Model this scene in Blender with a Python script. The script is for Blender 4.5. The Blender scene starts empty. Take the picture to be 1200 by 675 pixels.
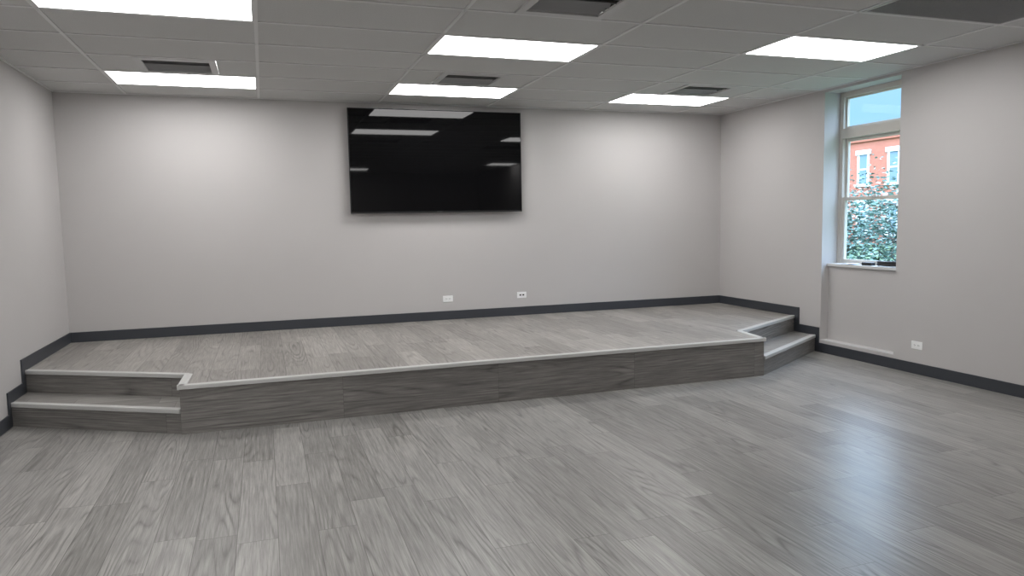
import bpy, math, random
from mathutils import Vector, Matrix
random.seed(7)
scn = bpy.context.scene
scn.view_settings.view_transform = 'Standard'
scn.view_settings.look = 'None'

# ------------------------------------------------------------ room dimensions
C, D, XL, XR, S = 2.743, 8.056, -1.834, 5.564, 0.345
YB = -3.2                      # rear wall
H2 = S/2
GX0, GY0, TX, TY = -1.204, 7.502, 1.22, 0.61

# ------------------------------------------------------------ node helpers
def new_mat(name):
    m = bpy.data.materials.new(name); m.use_nodes = True
    return m, m.node_tree, m.node_tree.nodes['Principled BSDF']
def N(nt, t, **kw):
    n = nt.nodes.new(t)
    for k, v in kw.items():
        setattr(n, k, v)
    return n
def L(nt, a, b): nt.links.new(a, b)
def mth(nt, op, a, b=None, c=None):
    n = N(nt, 'ShaderNodeMath', operation=op)
    for i, v in enumerate((a, b, c)):
        if v is None: continue
        if isinstance(v, (int, float)): n.inputs[i].default_value = v
        else: L(nt, v, n.inputs[i])
    return n.outputs[0]
def ramp(nt, fac, stops):
    r = N(nt, 'ShaderNodeValToRGB')
    e = r.color_ramp.elements
    while len(e) < len(stops): e.new(0.5)
    for el, (p, c) in zip(e, stops):
        el.position = p; el.color = (c[0], c[1], c[2], 1)
    L(nt, fac, r.inputs[0]); return r.outputs[0]
def srgb(r, g, b):
    f = lambda v: (v/255/12.92) if v/255 <= .04045 else ((v/255+.055)/1.055)**2.4
    return (f(r), f(g), f(b))

def simple(name, col, rough=.5, metal=0, spec=.5, bump=0, bscale=200, var=0, vscale=3, ior=None):
    m, nt, b = new_mat(name)
    b.inputs['Base Color'].default_value = (*col, 1)
    b.inputs['Roughness'].default_value = rough
    b.inputs['Metallic'].default_value = metal
    b.inputs['Specular IOR Level'].default_value = spec
    if ior: b.inputs['IOR'].default_value = ior
    tc = N(nt, 'ShaderNodeTexCoord')
    if var:
        n = N(nt, 'ShaderNodeTexNoise'); n.inputs['Scale'].default_value = vscale
        L(nt, tc.outputs['Object'], n.inputs['Vector'])
        c = ramp(nt, n.outputs[0], [(.3, [v*(1-var) for v in col]), (.7, [v*(1+var) for v in col])])
        L(nt, c, b.inputs['Base Color'])
    if bump:
        n = N(nt, 'ShaderNodeTexNoise'); n.inputs['Scale'].default_value = bscale
        n.inputs['Detail'].default_value = 3
        L(nt, tc.outputs['Object'], n.inputs['Vector'])
        bp = N(nt, 'ShaderNodeBump'); bp.inputs['Strength'].default_value = bump
        bp.inputs['Distance'].default_value = .002
        L(nt, n.outputs[0], bp.inputs['Height']); L(nt, bp.outputs[0], b.inputs['Normal'])
    return m

def plank_mat(name, long_ax, across_ax, width, length, dark, mid, light, rough=.42, spec=.5, off=0.0, seam=.75, pvar=.13):
    m, nt, b = new_mat(name)
    tc = N(nt, 'ShaderNodeTexCoord'); sp = N(nt, 'ShaderNodeSeparateXYZ')
    L(nt, tc.outputs['Object'], sp.inputs[0])
    lo = sp.outputs[long_ax]; ac = mth(nt, 'ADD', sp.outputs[across_ax], off)
    u = mth(nt, 'DIVIDE', ac, width); ui = mth(nt, 'FLOOR', u); uf = mth(nt, 'FRACT', u)
    wn = N(nt, 'ShaderNodeTexWhiteNoise', noise_dimensions='1D'); L(nt, ui, wn.inputs['W'])
    v = mth(nt, 'ADD', mth(nt, 'DIVIDE', lo, length), wn.outputs[0])
    vi = mth(nt, 'FLOOR', v); vf = mth(nt, 'FRACT', v)
    cb = N(nt, 'ShaderNodeCombineXYZ'); L(nt, ui, cb.inputs[0]); L(nt, vi, cb.inputs[1])
    w2 = N(nt, 'ShaderNodeTexWhiteNoise', noise_dimensions='2D'); L(nt, cb.outputs[0], w2.inputs['Vector'])
    rnd = w2.outputs[0]
    def coords(stretch):
        g = N(nt, 'ShaderNodeCombineXYZ')
        L(nt, ac, g.inputs[0])
        L(nt, mth(nt, 'ADD', mth(nt, 'MULTIPLY', lo, stretch), mth(nt, 'MULTIPLY', rnd, 7.0)), g.inputs[1])
        L(nt, mth(nt, 'MULTIPLY', rnd, 31.0), g.inputs[2])
        return g.outputs[0]
    def noise(vec, scale, detail, rg=.55, dist=0):
        n = N(nt, 'ShaderNodeTexNoise'); n.inputs['Scale'].default_value = scale
        n.inputs['Detail'].default_value = detail; n.inputs['Roughness'].default_value = rg
        n.inputs['Distortion'].default_value = dist
        L(nt, vec, n.inputs['Vector']); return n.outputs[0]
    fine = noise(coords(.022), 230, 3, .7)       # pore lines
    mid_n = noise(coords(.04), 75, 3, .65, .05)  # streaks
    slow = noise(coords(.075), 5.0, 1.0, .4, 0)  # cathedral figure
    ring = mth(nt, 'PINGPONG', mth(nt, 'MULTIPLY', slow, 40.0), 1.0)
    ring = mth(nt, 'POWER', ring, 3.0)
    patch = noise(coords(.22), 10, 2, .5, .1)
    ringw = mth(nt, 'MULTIPLY', ring, mth(nt, 'MAXIMUM', mth(nt, 'MULTIPLY', mth(nt, 'SUBTRACT', patch, .40), .75), .02))
    t = mth(nt, 'ADD', mth(nt, 'MULTIPLY', fine, .40), mth(nt, 'MULTIPLY', mid_n, .40))
    t = mth(nt, 'ADD', t, mth(nt, 'MULTIPLY', patch, .20))
    t = mth(nt, 'ADD', mth(nt, 'SUBTRACT', t, ringw), .02)
    t = mth(nt, 'ADD', t, mth(nt, 'MULTIPLY', mth(nt, 'SUBTRACT', rnd, .5), pvar))
    col = ramp(nt, t, [(.32, dark), (.5, mid), (.68, light)])
    du = mth(nt, 'MULTIPLY', mth(nt, 'MINIMUM', uf, mth(nt, 'SUBTRACT', 1.0, uf)), width)
    dv = mth(nt, 'MULTIPLY', mth(nt, 'MINIMUM', vf, mth(nt, 'SUBTRACT', 1.0, vf)), length)
    dm = mth(nt, 'MINIMUM', du, dv)
    s = mth(nt, 'LESS_THAN', dm, .0017)
    mx = N(nt, 'ShaderNodeMixRGB', blend_type='MULTIPLY'); L(nt, mth(nt, 'MULTIPLY', s, seam), mx.inputs[0])
    L(nt, col, mx.inputs[1]); mx.inputs[2].default_value = (.3, .29, .28, 1)
    L(nt, mx.outputs[0], b.inputs['Base Color'])
    rr = mth(nt, 'ADD', mth(nt, 'MULTIPLY', mid_n, .12), rough-.06)
    L(nt, rr, b.inputs['Roughness'])
    b.inputs['Specular IOR Level'].default_value = spec
    bp = N(nt, 'ShaderNodeBump'); bp.inputs['Strength'].default_value = .10; bp.inputs['Distance'].default_value = .001
    L(nt, fine, bp.inputs['Height']); L(nt, bp.outputs[0], b.inputs['Normal'])
    return m

# ------------------------------------------------------------ mesh helper
class MB:
    def __init__(s): s.v = []; s.f = []; s.m = []
    def quad(s, pts, mi=0):
        i = len(s.v); s.v += [tuple(p) for p in pts]; s.f.append(tuple(range(i, i+len(pts)))); s.m.append(mi)
    def box(s, a, b, mi=0, M=None):
        x0, y0, z0 = [min(p, q) for p, q in zip(a, b)]; x1, y1, z1 = [max(p, q) for p, q in zip(a, b)]
        P = [Vector(p) for p in ((x0,y0,z0),(x1,y0,z0),(x1,y1,z0),(x0,y1,z0),(x0,y0,z1),(x1,y0,z1),(x1,y1,z1),(x0,y1,z1))]
        if M is not None: P = [M @ p for p in P]
        i = len(s.v); s.v += [tuple(p) for p in P]
        for f in ((0,3,2,1),(4,5,6,7),(0,1,5,4),(1,2,6,5),(2,3,7,6),(3,0,4,7)):
            s.f.append(tuple(i+k for k in f)); s.m.append(mi)
    def prism(s, poly, z0, z1, top=0, side=0):
        n = len(poly); i = len(s.v)
        s.v += [(x, y, z0) for x, y in poly] + [(x, y, z1) for x, y in poly]
        s.f.append(tuple(i+k for k in reversed(range(n)))); s.m.append(side)
        s.f.append(tuple(i+n+k for k in range(n))); s.m.append(top)
        for k in range(n):
            j = (k+1) % n
            s.f.append((i+k, i+j, i+n+j, i+n+k)); s.m.append(side)
    def prism_x(s, poly, x0, x1, mi=0):   # poly in (y,z)
        n = len(poly); i = len(s.v)
        s.v += [(x0, y, z) for y, z in poly] + [(x1, y, z) for y, z in poly]
        s.f.append(tuple(i+k for k in reversed(range(n)))); s.m.append(mi)
        s.f.append(tuple(i+n+k for k in range(n))); s.m.append(mi)
        for k in range(n):
            j = (k+1) % n
            s.f.append((i+k, i+j, i+n+j, i+n+k)); s.m.append(mi)
    def tube(s, p, q, r0, r1, n=8, mi=0):
        p = Vector(p); q = Vector(q); d = (q-p).normalized()
        a = d.orthogonal().normalized(); b = d.cross(a); i = len(s.v)
        for c, r in ((p, r0), (q, r1)):
            for k in range(n):
                t = 2*math.pi*k/n; s.v.append(tuple(c + a*math.cos(t)*r + b*math.sin(t)*r))
        for k in range(n):
            j = (k+1) % n; s.f.append((i+k, i+j, i+n+j, i+n+k)); s.m.append(mi)
        s.f.append(tuple(i+k for k in reversed(range(n)))); s.m.append(mi)
        s.f.append(tuple(i+n+k for k in range(n))); s.m.append(mi)
    def obj(s, name, mats, parent=None, bevel=0, fix=True):
        me = bpy.data.meshes.new(name); me.from_pydata(s.v, [], s.f)
        for m in mats: me.materials.append(m)
        for p, mi in zip(me.polygons, s.m): p.material_index = mi
        if fix:
            import bmesh
            bm = bmesh.new(); bm.from_mesh(me); bmesh.ops.recalc_face_normals(bm, faces=bm.faces); bm.to_mesh(me); bm.free()
        o = bpy.data.objects.new(name, me); scn.collection.objects.link(o)
        if parent: o.parent = parent
        if bevel:
            b = o.modifiers.new('bevel', 'BEVEL'); b.width = bevel; b.segments = 2; b.limit_method = 'ANGLE'
        return o
def empty(name, loc=(0, 0, 0)):
    e = bpy.data.objects.new(name, None); e.location = loc; e.empty_display_size = .1
    scn.collection.objects.link(e); return e

# ------------------------------------------------------------ materials
wallm = simple('wall_paint', srgb(188, 185, 184), .5, bump=.12, bscale=350, var=.012, vscale=1.3, spec=.35)
whitep = simple('sill_paint', srgb(205, 205, 205), .45)
basem = simple('charcoal_vinyl', srgb(54, 57, 63), .45)
floorm = plank_mat('vinyl_plank_floor', 1, 0, .182, 1.22, srgb(94, 92, 89), srgb(134, 132, 129), srgb(168, 166, 162), .33, .6)
stagem = plank_mat('vinyl_plank_stage', 1, 0, .182, 1.22, srgb(98, 94, 90), srgb(139, 135, 130), srgb(172, 168, 163), .4, .5, off=.07)
riserm = plank_mat('vinyl_plank_riser', 0, 2, .345, 1.22, srgb(84, 82, 80), srgb(118, 115, 112), srgb(148, 145, 141), .45, .4, off=.0, pvar=.05, seam=.4)
treadm = plank_mat('vinyl_plank_tread', 0, 1, .182, 1.22, srgb(96, 93, 90), srgb(132, 129, 125), srgb(162, 159, 155), .42, .5, off=.03)
nosem = simple('stair_nosing_vinyl', srgb(190, 190, 188), .4)
tilem = simple('acoustic_tile', srgb(203, 203, 202), .95, bump=.6, bscale=260, var=.05, vscale=140, spec=.2)
gridm = simple('ceiling_tee_white', srgb(220, 220, 220), .5)
ventm = simple('vent_enamel', srgb(196, 196, 196), .45)
louvm = simple('louver_grey', srgb(150, 150, 151), .5)
darkm = simple('duct_black', (.02, .02, .02), .9)
grillm = simple('grille_grey', srgb(165, 166, 167), .6)

# ------------------------------------------------------------ floor & walls
m = MB(); m.box((XL-.2, YB-.2, -.12), (XR+.3, D+.2, 0)); m.obj('floor', [floorm])
m = MB(); m.box((XL-.2, D, 0), (XR+.3, D+.2, C+.3)); m.obj('wall_back', [wallm])
m = MB(); m.box((XL-.2, YB-.2, 0), (XL, D, C+.3)); m.obj('wall_left', [wallm])
m = MB(); m.box((XL, YB-.2, 0), (XR+.3, YB, C+.3)); m.obj('wall_rear', [wallm])
NY0, NY1, NZ0, NZ1, SILL = 5.28, 6.24, .13, 2.715, .915
XO = XR+.30
m = MB()
m.box((XR, YB, 0), (XO, NY0, C+.3)); m.box((XR, NY1, 0), (XO, D, C+.3))
m.box((XR, NY0, 0), (XO, NY1, NZ0)); m.box((XR+.095, NY0, NZ0), (XO, NY1, SILL))
m.box((XR, NY0, NZ1), (XO, NY1, C+.3))
m.obj('wall_right', [wallm])
m = MB(); m.box((XR+.003, NY0, NZ0), (XR+.095, NY1, NZ0+.006)); m.obj('trim_1', [whitep])

# baseboards
T = .011
m = MB(); m.box((XL, D-T, S), (XR, D, S+.1)); m.obj('baseboard_back', [basem], bevel=.002)
def step_profile(yu, yl):
    return [(D-T, S), (D-T, S+.1), (yu-.08, S+.1), (yu-.08, H2+.09), (yl-.06, H2+.09), (yl-.06, .1), (YB, .1), (YB, 0), (yl+.0, 0), (yl+.0, H2), (yu, H2), (yu, S)]
YUL, YLL, YUR, YLR = 6.60, 6.215, 6.64, 6.31
m = MB(); m.prism_x(step_profile(YUL, YLL), XL, XL+T); m.obj('baseboard_left', [basem], bevel=.002)
m = MB(); m.prism_x(step_profile(YUR, YLR), XR-T, XR); m.obj('baseboard_right', [basem], bevel=.002)
m = MB(); m.box((XL+T, YB, 0), (XR-T, YB+T, .1)); m.obj('baseboard_rear', [basem])

# ------------------------------------------------------------ stage
stage = empty('stage_platform')
A = (-.607, 5.495); A2 = (-.60, 5.91); B = (4.272, 5.495); B2 = (4.345, 5.94)
m = MB()
m.prism([(XL, D-.001), (XL, YUL), A2, A, B, B2, (XR, YUR), (XR, D-.001)], .001, S, top=0, side=1)
m.obj('deck', [stagem, riserm], stage)
m = MB(); m.prism([(XL, YUL), (XL, YLL), (A[0], A[1]+.015), A2], .001, H2, top=0, side=1)
m.obj('lower_step_left', [treadm, riserm], stage)
m = MB(); m.prism([B2, (B[0]+.015, B[1]+.015), (XR, YLR), (XR, YUR)], .001, H2, top=0, side=1)
m.obj('lower_step_right', [treadm, riserm], stage)
def nosing(mb, p, q, z, e0=0, e1=0):
    """strip along p->q ; outside is to the right hand of travel"""
    p = Vector((*p, 0)); q = Vector((*q, 0)); d = (q-p).normalized(); n = Vector((d.y, -d.x, 0))
    ln = (q-p).length
    M = Matrix(((d.x, n.x, 0, p.x), (d.y, n.y, 0, p.y), (0, 0, 1, z), (0, 0, 0, 1)))
    prof = [(-.045, 0), (-.045, .003), (-.030, .006), (.008, .006), (.013, .003), (.014, -.004), (.014, -.024), (.010, -.026), (.001, -.026), (.001, 0)]
    i = len(mb.v); k = len(prof)
    for x in (-e0, ln+e1):
        for a, b in prof: mb.v.append(tuple(M @ Vector((x, a, b))))
    for j in range(k):
        jj = (j+1) % k; mb.f.append((i+j, i+jj, i+k+jj, i+k+j)); mb.m.append(0)
    mb.f.append(tuple(i+j for j in range(k))); mb.m.append(0)
    mb.f.append(tuple(i+k+j for j in reversed(range(k)))); mb.m.append(0)
m = MB()
nosing(m, (XL+T, YUL), A2, S, 0, .014)
nosing(m, A2, A, S, .0, .014); nosing(m, A, B, S, .014, .014); nosing(m, B, B2, S, .014, 0)
nosing(m, B2, (XR-T, YUR), S, .014, 0)
nosing(m, (XL+T, YLL), (A[0]-.002, A[1]+.017), H2); nosing(m, (B[0]+.017, B[1]+.017), (XR-T, YLR), H2)
m.obj('nosing_trim', [nosem], stage)

# ------------------------------------------------------------ ceiling
lights = {(0,0),(2,0),(4,0),(2,3),(0,4),(4,4),(0,8),(5,7),(0,11),(-1,9),(0,14),(2,15),(5,12)}  # panels nearer than the return grille are unseen, added to light the room
vents = {(0,1),(2,1),(4,1),(2,5)}
returns = {(4,6)}
xs = [GX0+TX*k for k in range(-1, 7)]; ys = [GY0-TY*k for k in range(-1, 19)]
m = MB(); g = MB()
ZT = C+.006
for ci in range(-1, 6):
    xa, xb = max(XL, GX0+TX*ci), min(XR, GX0+TX*(ci+1))
    for ri in range(-1, 18):
        yb, ya = min(D, GY0-TY*ri), max(YB, GY0-TY*(ri+1))
        if yb-ya < .01 or xb-xa < .01: continue
        if (ci, ri) in lights or (ci, ri) in returns: continue
        if (ci, ri) in vents:
            xc = (xa+xb)/2
            m.box((xa, ya, ZT), (xc-.30, yb, ZT+.015)); m.box((xc+.30, ya, ZT), (xb, yb, ZT+.015))
        else:
            m.box((xa, ya, ZT), (xb, yb, ZT+.015))
m.box((XL, YB, C+.22), (XR, D, C+.3))  # unseen slab above the tiles, added to block sky light
ceil = m.obj('ceiling', [tilem])
w = .012
for x in xs:
    if XL < x < XR: g.box((x-w, YB, C), (x+w, D, C+.008))
for y in ys:
    if YB < y < D: g.box((XL, y-w, C), (XR, y+w, C+.0078))
g.box((XL, D-.022, C-.001), (XR, D, C+.008)); g.box((XL, YB, C-.001), (XL+.022, D, C+.0081)); g.box((XR-.022, YB, C-.001), (XR, D, C+.0082))
g.obj('tee_grid', [gridm], ceil)

# panel lights
em, nt, b = new_mat('led_diffuser')
b.inputs['Base Color'].default_value = (.9, .9, .9, 1)
b.inputs['Emission Color'].default_value = (1, .99, .98, 1); b.inputs['Emission Strength'].default_value = 11.8
for (ci, ri) in sorted(lights):
    x0 = GX0+TX*ci; x1 = x0+TX; y1 = GY0-TY*ri
    x0 = max(x0, XL+.01); x1 = min(x1, XR-.01)
    e = empty('led_ceiling_panel', ((x0+x1)/2, y1-TY/2, C))
    k = MB()
    hx, hy = (x1-x0)/2-.012, TY/2-.012; f = .012
    for a, bb in (((-hx, -hy, 0), (hx, -hy+f, .02)), ((-hx, hy-f, 0), (hx, hy, .02)), ((-hx, -hy+f, 0), (-hx+f, hy-f, .02)), ((hx-f, -hy+f, 0), (hx, hy-f, .02))):
        k.box(a, bb)
    k.obj('frame', [gridm], e)
    k = MB(); k.box((-hx+f, -hy+f, .003), (hx-f, hy-f, .018)); k.obj('diffuser', [em], e)

def diffuser(ci, ri):
    x = GX0+TX*(ci+.5); y = GY0-TY*(ri+.5)
    e = empty('ceiling_air_diffuser', (x, y, C))
    k = MB(); h = .295
    ox, oy0, oy1 = .245, -.20, .225
    k.box((-h, -h, -.003), (h, oy0, .012)); k.box((-h, oy1, -.003), (h, h, .012))
    k.box((-h, oy0, -.003), (-ox, oy1, .012)); k.box((ox, oy0, -.003), (h, oy1, .012))
    k.obj('frame', [ventm], e, bevel=.002)
    k = MB()
    nb = 6
    for i in range(nb):
        yy = oy0 + (oy1-oy0)*(i+.5)/nb
        M = Matrix.Translation((0, yy, .020)) @ Matrix.Rotation(math.radians(42 if i < nb/2 else -42), 4, 'X')
        k.box((-ox, -.021, -.0015), (ox, .021, .0015), 0, M)
    k.obj('louvers', [louvm], e)
    k = MB()
    z0, z1 = .012, .16
    k.quad([(-ox, oy0, z1), (ox, oy0, z1), (ox, oy1, z1), (-ox, oy1, z1)])
    for a, bb in (((-ox, oy0), (ox, oy0)), ((ox, oy0), (ox, oy1)), ((ox, oy1), (-ox, oy1)), ((-ox, oy1), (-ox, oy0))):
        k.quad([(*a, z0), (*bb, z0), (*bb, z1), (*a, z1)])
    k.obj('duct_box', [darkm], e)
for v in sorted(vents): diffuser(*v)
for (ci, ri) in returns:
    x = GX0+TX*(ci+.5); y = GY0-TY*(ri+.5)
    e = empty('return_air_grille', (x, y, C)); k = MB()
    hx, hy = TX/2-.013, TY/2-.013
    k.box((-hx, -hy, -.003), (hx, -hy+.02, .012)); k.box((-hx, hy-.02, -.003), (hx, hy, .012))
    k.box((-hx, -hy+.02, -.003), (-hx+.02, hy-.02, .012)); k.box((hx-.02, -hy+.02, -.003), (hx, hy-.02, .012))
    k.obj('frame', [ventm], e)
    k = MB()
    n = 44
    for i in range(1, n): yy = -hy+.02+(2*hy-.04)*i/n; k.box((-hx+.02, yy-.001, .0), (hx-.02, yy+.001, .012))
    n = 88
    for i in range(1, n): xx = -hx+.02+(2*hx-.04)*i/n; k.box((xx-.001, -hy+.02, .0), (xx+.001, hy-.02, .0121))
    k.obj('eggcrate_core', [grillm], e)
    k = MB(); k.box((-hx, -hy, .15), (hx, hy, .16))
    k.box((-hx, -hy, .0125), (-hx+.004, hy, .15)); k.box((hx-.004, -hy, .0125), (hx, hy, .15)); k.box((-hx, -hy, .0125), (hx, -hy+.004, .15)); k.box((-hx, hy-.004, .0125), (hx, hy, .15))
    k.obj('duct_box', [darkm], e)

# ------------------------------------------------------------ television
tvb = simple('tv_black_plastic', (.012, .012, .013), .35)
tvs = simple('tv_glossy_screen', (.003, .003, .0035), .03, ior=1.33)
steel = simple('bracket_steel', (.05, .05, .05), .5, metal=.8)
x0, x1, z0, z1 = .893, 2.835, 1.558, 2.675
tv = empty('wall_mounted_television', ((x0+x1)/2, D-.05, (z0+z1)/2))
hw, hh = (x1-x0)/2, (z1-z0)/2
k = MB(); k.box((-hw, -.035, -hh), (hw, -.008, hh)); k.obj('body', [tvb], tv, bevel=.004)
k = MB(); bz = .009
k.box((-hw+bz, -.0362, -hh+.018), (hw-bz, -.0340, hh-bz)); k.obj('screen', [tvs], tv)
k = MB(); k.box((-hw*.6, -.008, -hh*.7), (hw*.6, .018, hh*.5)); k.obj('rear_housing', [tvb], tv, bevel=.006)
k = MB(); k.box((-.35, .018, -.2), (.35, .0495, -.14)); k.box((-.35, .018, .14), (.35, .0495, .2)); k.box((-.3, .018, -.25), (-.26, .045, .25)); k.box((.26, .018, -.25), (.3, .045, .25))
k.obj('wall_bracket', [steel], tv)
k = MB(); k.box((-.03, -.0375, -hh+.004), (.03, -.035, -hh+.014)); k.obj('logo_bar', [simple('tv_badge', (.1, .1, .1), .3, metal=.6)], tv)

# ------------------------------------------------------------ outlets
plate = simple('outlet_white', srgb(240, 240, 240), .35); slot = simple('outlet_slot', (.02, .02, .02), .6)
def outlet(loc, rotz, data=False):
    e = empty('wall_outlet', loc); e.rotation_euler[2] = rotz
    k = MB(); k.box((-.058, -.006, -.036), (.058, -.0003, .036)); k.obj('plate', [plate], e, bevel=.003)
    k = MB(); s = MB()
    for cx in ((-.02, .02) if not data else (-.018, .018)):
        k.box((cx-.016, -.009, -.015), (cx+.016, -.006, .015))
        if data: s.box((cx-.011, -.0095, -.008), (cx+.011, -.0088, .009))
        else:
            s.box((cx-.008, -.0095, .004), (cx+.004, -.0088, .006)); s.box((cx-.008, -.0095, -.006), (cx+.004, -.0088, -.004)); s.box((cx+.007, -.0095, -.003), (cx+.011, -.0088, .003))
    k.obj('receptacles', [plate], e, bevel=.002); s.obj('slots', [slot], e)
outlet((1.95, D, .583), 0); outlet((2.84, D, .583), 0, True); outlet((XR, 5.02, .262), -math.pi/2)

# ------------------------------------------------------------ window
framem = simple('window_frame_almond', srgb(198, 194, 187), .4)
gm, nt, b = new_mat('window_glass')
nt.nodes.remove(b); out = nt.nodes['Material Output']
tr = N(nt, 'ShaderNodeBsdfTransparent'); tr.inputs[0].default_value = (.95, .97, .98, 1)
gl = N(nt, 'ShaderNodeBsdfGlossy'); gl.inputs['Roughness'].default_value = .02
lw = N(nt, 'ShaderNodeLayerWeight'); lw.inputs[0].default_value = .5
fac = mth(nt, 'ADD', mth(nt, 'MULTIPLY', mth(nt, 'POWER', lw.outputs['Facing'], 4.0), .25), .004)
mx = N(nt, 'ShaderNodeMixShader'); L(nt, fac, mx.inputs[0]); L(nt, tr.outputs[0], mx.inputs[1]); L(nt, gl.outputs[0], mx.inputs[2]); L(nt, mx.outputs[0], out.inputs[0])
win = empty('window_1', (XR+.20, (NY0+NY1)/2, 0))
hy = (NY1-NY0)/2
k = MB()
fw_ = .05
k.box((0, -hy, SILL), (.08, -hy+fw_, NZ1)); k.box((0, hy-fw_, SILL), (.08, hy, NZ1))
k.box((0, -hy+fw_, NZ1-.05), (.08, hy-fw_, NZ1)); k.box((0, -hy+fw_, SILL), (.08, hy-fw_, SILL+.04))
k.box((-.012, -hy+fw_, 2.24), (.085, hy-fw_, 2.345))
k.obj('frame', [framem], win, bevel=.003)
a, bb = -hy+fw_, hy-fw_
def sash(k, xa, xb, za, zb, r=.035):
    k.box((xa, a, za), (xb, a+r, zb)); k.box((xa, bb-r, za), (xb, bb, zb)); k.box((xa, a+r, zb-r), (xb, bb-r, zb)); k.box((xa, a+r, za), (xb, bb-r, za+r))
k = MB(); sash(k, .04, .07, 1.60, 2.24, .03); k.obj('upper_sash', [framem], win, bevel=.002)
k = MB(); sash(k, .008, .04, SILL+.04, 1.635, .035); k.obj('lower_sash', [framem], win, bevel=.002)
k = MB(); sash(k, .03, .06, 2.345, NZ1-.05, .02); k.obj('transom_sash', [framem], win, bevel=.002)
k = MB()
for x, za, zb in ((.054, 1.62, 2.22), (.024, .97, 1.62), (.045, 2.355, NZ1-.06)):
    k.quad([(x, a+.01, za), (x, a+.01, zb), (x, bb-.01, zb), (x, bb-.01, za)])
k.obj('glass_panes', [gm], win, fix=False)
k = MB(); k.box((-.008, -.03, 1.622), (.01, .03, 1.645)); k.obj('sash_lock', [ventm], win, bevel=.003)
k = MB(); k.box((.07-.20, -hy, SILL), (0.005, hy, SILL+.03)); k.obj('window_sill', [whitep], win, bevel=.004)

# items lying on sill
ZS = SILL+.03
paper = simple('paper_white', srgb(215, 220, 228), .7); blackr = simple('black_rubber', (.015, .015, .017), .5)
pp = MB()
for i in range(4):
    M = Matrix.Translation((XR+.135, 6.03-.03*i, ZS+.0015+.003*i)) @ Matrix.Rotation(random.uniform(-.5, .5), 4, 'Z')
    pp.box((-.045, -.07, -.0012), (.045, .07, .0012), 0, M)
pp.obj('paper_leaflets', [paper])
cu = bpy.data.curves.new('coiled_black_cable', 'CURVE'); cu.dimensions = '3D'; cu.bevel_depth = .008; cu.bevel_resolution = 2
sp = cu.splines.new('NURBS'); n = 60; sp.points.add(n-1)
for i in range(n):
    t = i/(n-1)*2*math.pi*5
    sp.points[i].co = (XR+.135+.045*math.cos(t)+.006*math.sin(3*t), 5.50+.12*math.sin(t)+.01*math.cos(2.3*t), ZS+.010+.040*i/n+.004*math.sin(5*t), 1)
sp.use_endpoint_u = True
o = bpy.data.objects.new('coiled_black_cable', cu); scn.collection.objects.link(o); cu.materials.append(blackr)
k = MB(); k.box((XR+.10, 5.68, ZS), (XR+.16, 5.80, ZS+.032)); k.obj('power_adapter', [blackr], bevel=.005)

# ------------------------------------------------------------ outdoors
GZ = -.9
grass = simple('grass', srgb(80, 105, 70), .9, var=.3, vscale=2)
m = MB(); m.box((XO+.01, -40, GZ-.2), (120, 130, GZ)); m.obj('ground_lawn', [grass])
bm_, nt, b = new_mat('red_brick')
tc = N(nt, 'ShaderNodeTexCoord')
sx = N(nt, 'ShaderNodeSeparateXYZ'); cx = N(nt, 'ShaderNodeCombineXYZ'); L(nt, tc.outputs['Object'], sx.inputs[0]); L(nt, sx.outputs[1], cx.inputs[0]); L(nt, sx.outputs[2], cx.inputs[1])
br = N(nt, 'ShaderNodeTexBrick'); L(nt, cx.outputs[0], br.inputs['Vector']); br.inputs['Scale'].default_value = 4
br.inputs['Color1'].default_value = (*srgb(180, 106, 84), 1); br.inputs['Color2'].default_value = (*srgb(166, 92, 74), 1); br.inputs['Mortar'].default_value = (*srgb(190, 144, 126), 1)
L(nt, br.outputs[0], b.inputs['Base Color']); b.inputs['Roughness'].default_value = .9
stone = simple('painted_stone_white', srgb(225, 225, 225), .7); wglass = simple('dark_window_glass', srgb(120, 140, 158), .1)
bld = empty('brick_building', (45, 0, 0))
k = MB(); ZB = 8.3
k.box((0, 22, GZ), (12, 75, ZB)); k.box((-.35, 22, ZB-.25), (0, 75, ZB+.1)); k.box((-.15, 22, ZB-1.15), (0, 75, ZB-.95))
y = 22.2
while y < 74.5: k.box((-.28, y, ZB-.8), (0, y+.22, ZB-.25)); y += .5
k.obj('brick_walls', [bm_], bld)
k = MB(); q = MB()
for i in range(-7, 10):
    yc = 46.1+2.95*i
    for zc0, zc1 in ((3.85, 6.15), (-.0, 2.3)):
        k.box((-.12, yc-.75, zc1), (.02, yc+.75, zc1+.35)); k.box((-.15, yc-.75, zc0-.2), (.02, yc+.75, zc0))
        k.box((-.06, yc-.6, zc0), (.02, yc-.38, zc1)); k.box((-.06, yc+.38, zc0), (.02, yc+.6, zc1)); k.box((-.06, yc-.38, (zc0+zc1)/2-.06), (.02, yc+.38, (zc0+zc1)/2+.06))
        q.box((-.03, yc-.38, zc0), (.01, yc+.38, zc1))
k.obj('window_surrounds', [stone], bld); q.obj('window_glazing', [wglass], bld)

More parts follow.
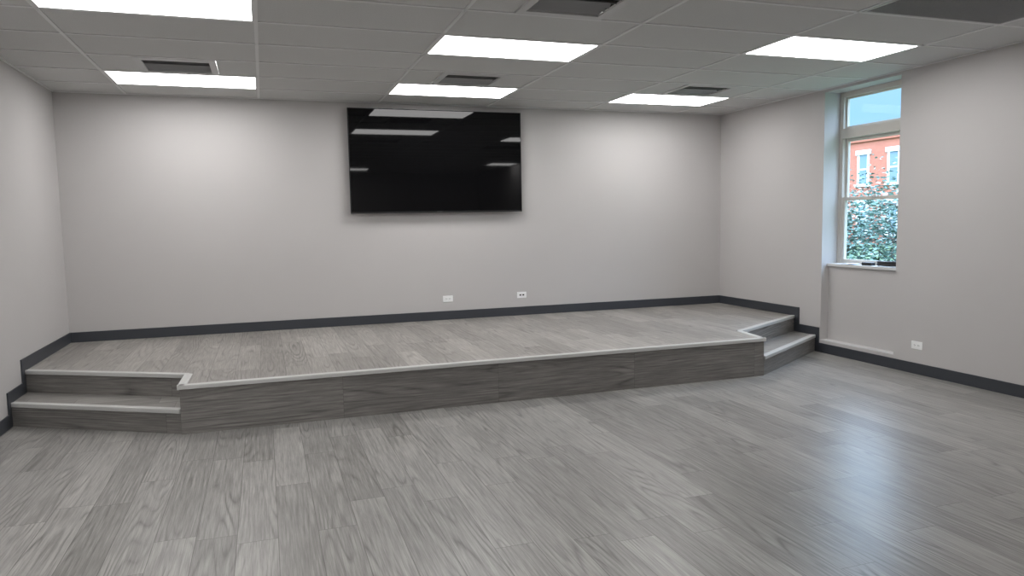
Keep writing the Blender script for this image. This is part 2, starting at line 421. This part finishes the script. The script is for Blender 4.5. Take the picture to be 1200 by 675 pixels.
lm, nt, b = new_mat('foliage')
gi = N(nt, 'ShaderNodeNewGeometry')
c = ramp(nt, gi.outputs['Random Per Island'], [(0, srgb(50, 74, 64)), (.5, srgb(84, 114, 102)), (.88, srgb(132, 160, 152)), (1, srgb(196, 212, 214))])
L(nt, c, b.inputs['Base Color']); b.inputs['Roughness'].default_value = .6
bark = simple('bark', srgb(96, 86, 78), .9, var=.2, vscale=10)
def tree(loc, hgt, rad, nleaf):
    e = empty('garden_tree', loc); k = MB()
    k.tube((0, 0, 0), (.05, .03, hgt*.45), .08, .05)
    tips = []
    for i in range(26):
        a = random.uniform(0, 6.28); z = random.uniform(.1, .45)*hgt; r = rad*random.uniform(.4, .9)
        p = (.05*z/hgt, .03, z); q = (math.cos(a)*r, math.sin(a)*r, z+random.uniform(.1, .5)*hgt)
        k.tube(p, q, .025, .010, 6); tips.append(q)
        for _ in range(3):
            q2 = tuple(q[j]+random.uniform(-.35, .35) for j in range(3)); k.tube(q, q2, .010, .004, 5); tips.append(q2)
    k.obj('trunk_and_branches', [bark], e)
    k = MB()
    for i in range(nleaf):
        t = random.choice(tips); c = Vector(t)+Vector([random.gauss(0, .27) for _ in range(3)])
        s = random.uniform(.03, .065); R = Matrix.Rotation(random.uniform(0, 6.28), 4, 'Z') @ Matrix.Rotation(random.uniform(-1.3, 1.3), 4, 'X')
        P = [(-s, 0, 0), (0, -s*.5, .005), (s, 0, 0), (0, s*.5, .005)]
        k.quad([tuple(c + (R @ Vector(p))) for p in P])
    k.obj('leaves', [lm], e, fix=False)
tree((12.0, 12.9, GZ), 3.7, 1.1, 5000); tree((12.4, 11.2, GZ), 3.4, 1.1, 5000); tree((13.0, 9.2, GZ), 3.4, 1.0, 3600); tree((12.6, 15.2, GZ), 3.8, 1.1, 3600)
hm = simple('hedge_green', srgb(74, 108, 60), .8, var=.3, vscale=20)
k = MB()
for i in range(9000):
    c = Vector((random.uniform(9.2, 10.0), random.uniform(6, 14), GZ+random.uniform(0, .95)))
    s = random.uniform(.03, .06); R = Matrix.Rotation(random.uniform(0, 6.28), 4, 'Z') @ Matrix.Rotation(random.uniform(-1.4, 1.4), 4, 'X')
    k.quad([tuple(c+(R @ Vector(p))) for p in ((-s, 0, 0), (0, -s*.6, 0), (s, 0, 0), (0, s*.6, 0))])
k.obj('clipped_hedge', [hm], fix=False)

# ------------------------------------------------------------ world & sun
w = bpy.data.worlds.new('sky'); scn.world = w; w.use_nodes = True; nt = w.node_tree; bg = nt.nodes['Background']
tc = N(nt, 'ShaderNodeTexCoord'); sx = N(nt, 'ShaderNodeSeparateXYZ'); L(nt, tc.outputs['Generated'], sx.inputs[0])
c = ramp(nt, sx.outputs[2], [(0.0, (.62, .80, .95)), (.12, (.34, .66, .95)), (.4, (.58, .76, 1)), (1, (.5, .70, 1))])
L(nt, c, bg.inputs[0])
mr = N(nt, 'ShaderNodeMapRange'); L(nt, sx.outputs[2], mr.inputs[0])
for i, v in zip((1, 2, 3, 4), (.2, .45, 1.25, 11.0)): mr.inputs[i].default_value = v  # overhead strength boosted out of view for the window sheen on the floor
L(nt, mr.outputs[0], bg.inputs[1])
sd = bpy.data.lights.new('sun', 'SUN'); sd.energy = 1.0; sd.angle = .01; sd.color = (1, .95, .88)
so = bpy.data.objects.new('sun', sd); scn.collection.objects.link(so)
so.rotation_euler = Vector((.75, .25, -.6)).to_track_quat('-Z', 'Y').to_euler(); so.location = (-5, 0, 20)

# ------------------------------------------------------------ camera
f, yaw, pitch, roll = 855.166, .3259, .0915, -.0180
cy, sy = math.cos(yaw), math.sin(yaw)
fwd = Vector((sy*math.cos(pitch), cy*math.cos(pitch), -math.sin(pitch)))
right = Vector((cy, -sy, 0)); up = right.cross(fwd)
r = right*math.cos(roll)+up*math.sin(roll); u = -right*math.sin(roll)+up*math.cos(roll)
cd = bpy.data.cameras.new('camera'); cam = bpy.data.objects.new('camera', cd); scn.collection.objects.link(cam)
cd.sensor_fit = 'HORIZONTAL'; cd.sensor_width = 36; cd.lens = f/1200*36; cd.clip_start = .05; cd.clip_end = 500
cam.matrix_world = Matrix(((r.x, u.x, -fwd.x, 0), (r.y, u.y, -fwd.y, 0), (r.z, u.z, -fwd.z, 1.45), (0, 0, 0, 1)))
scn.camera = cam
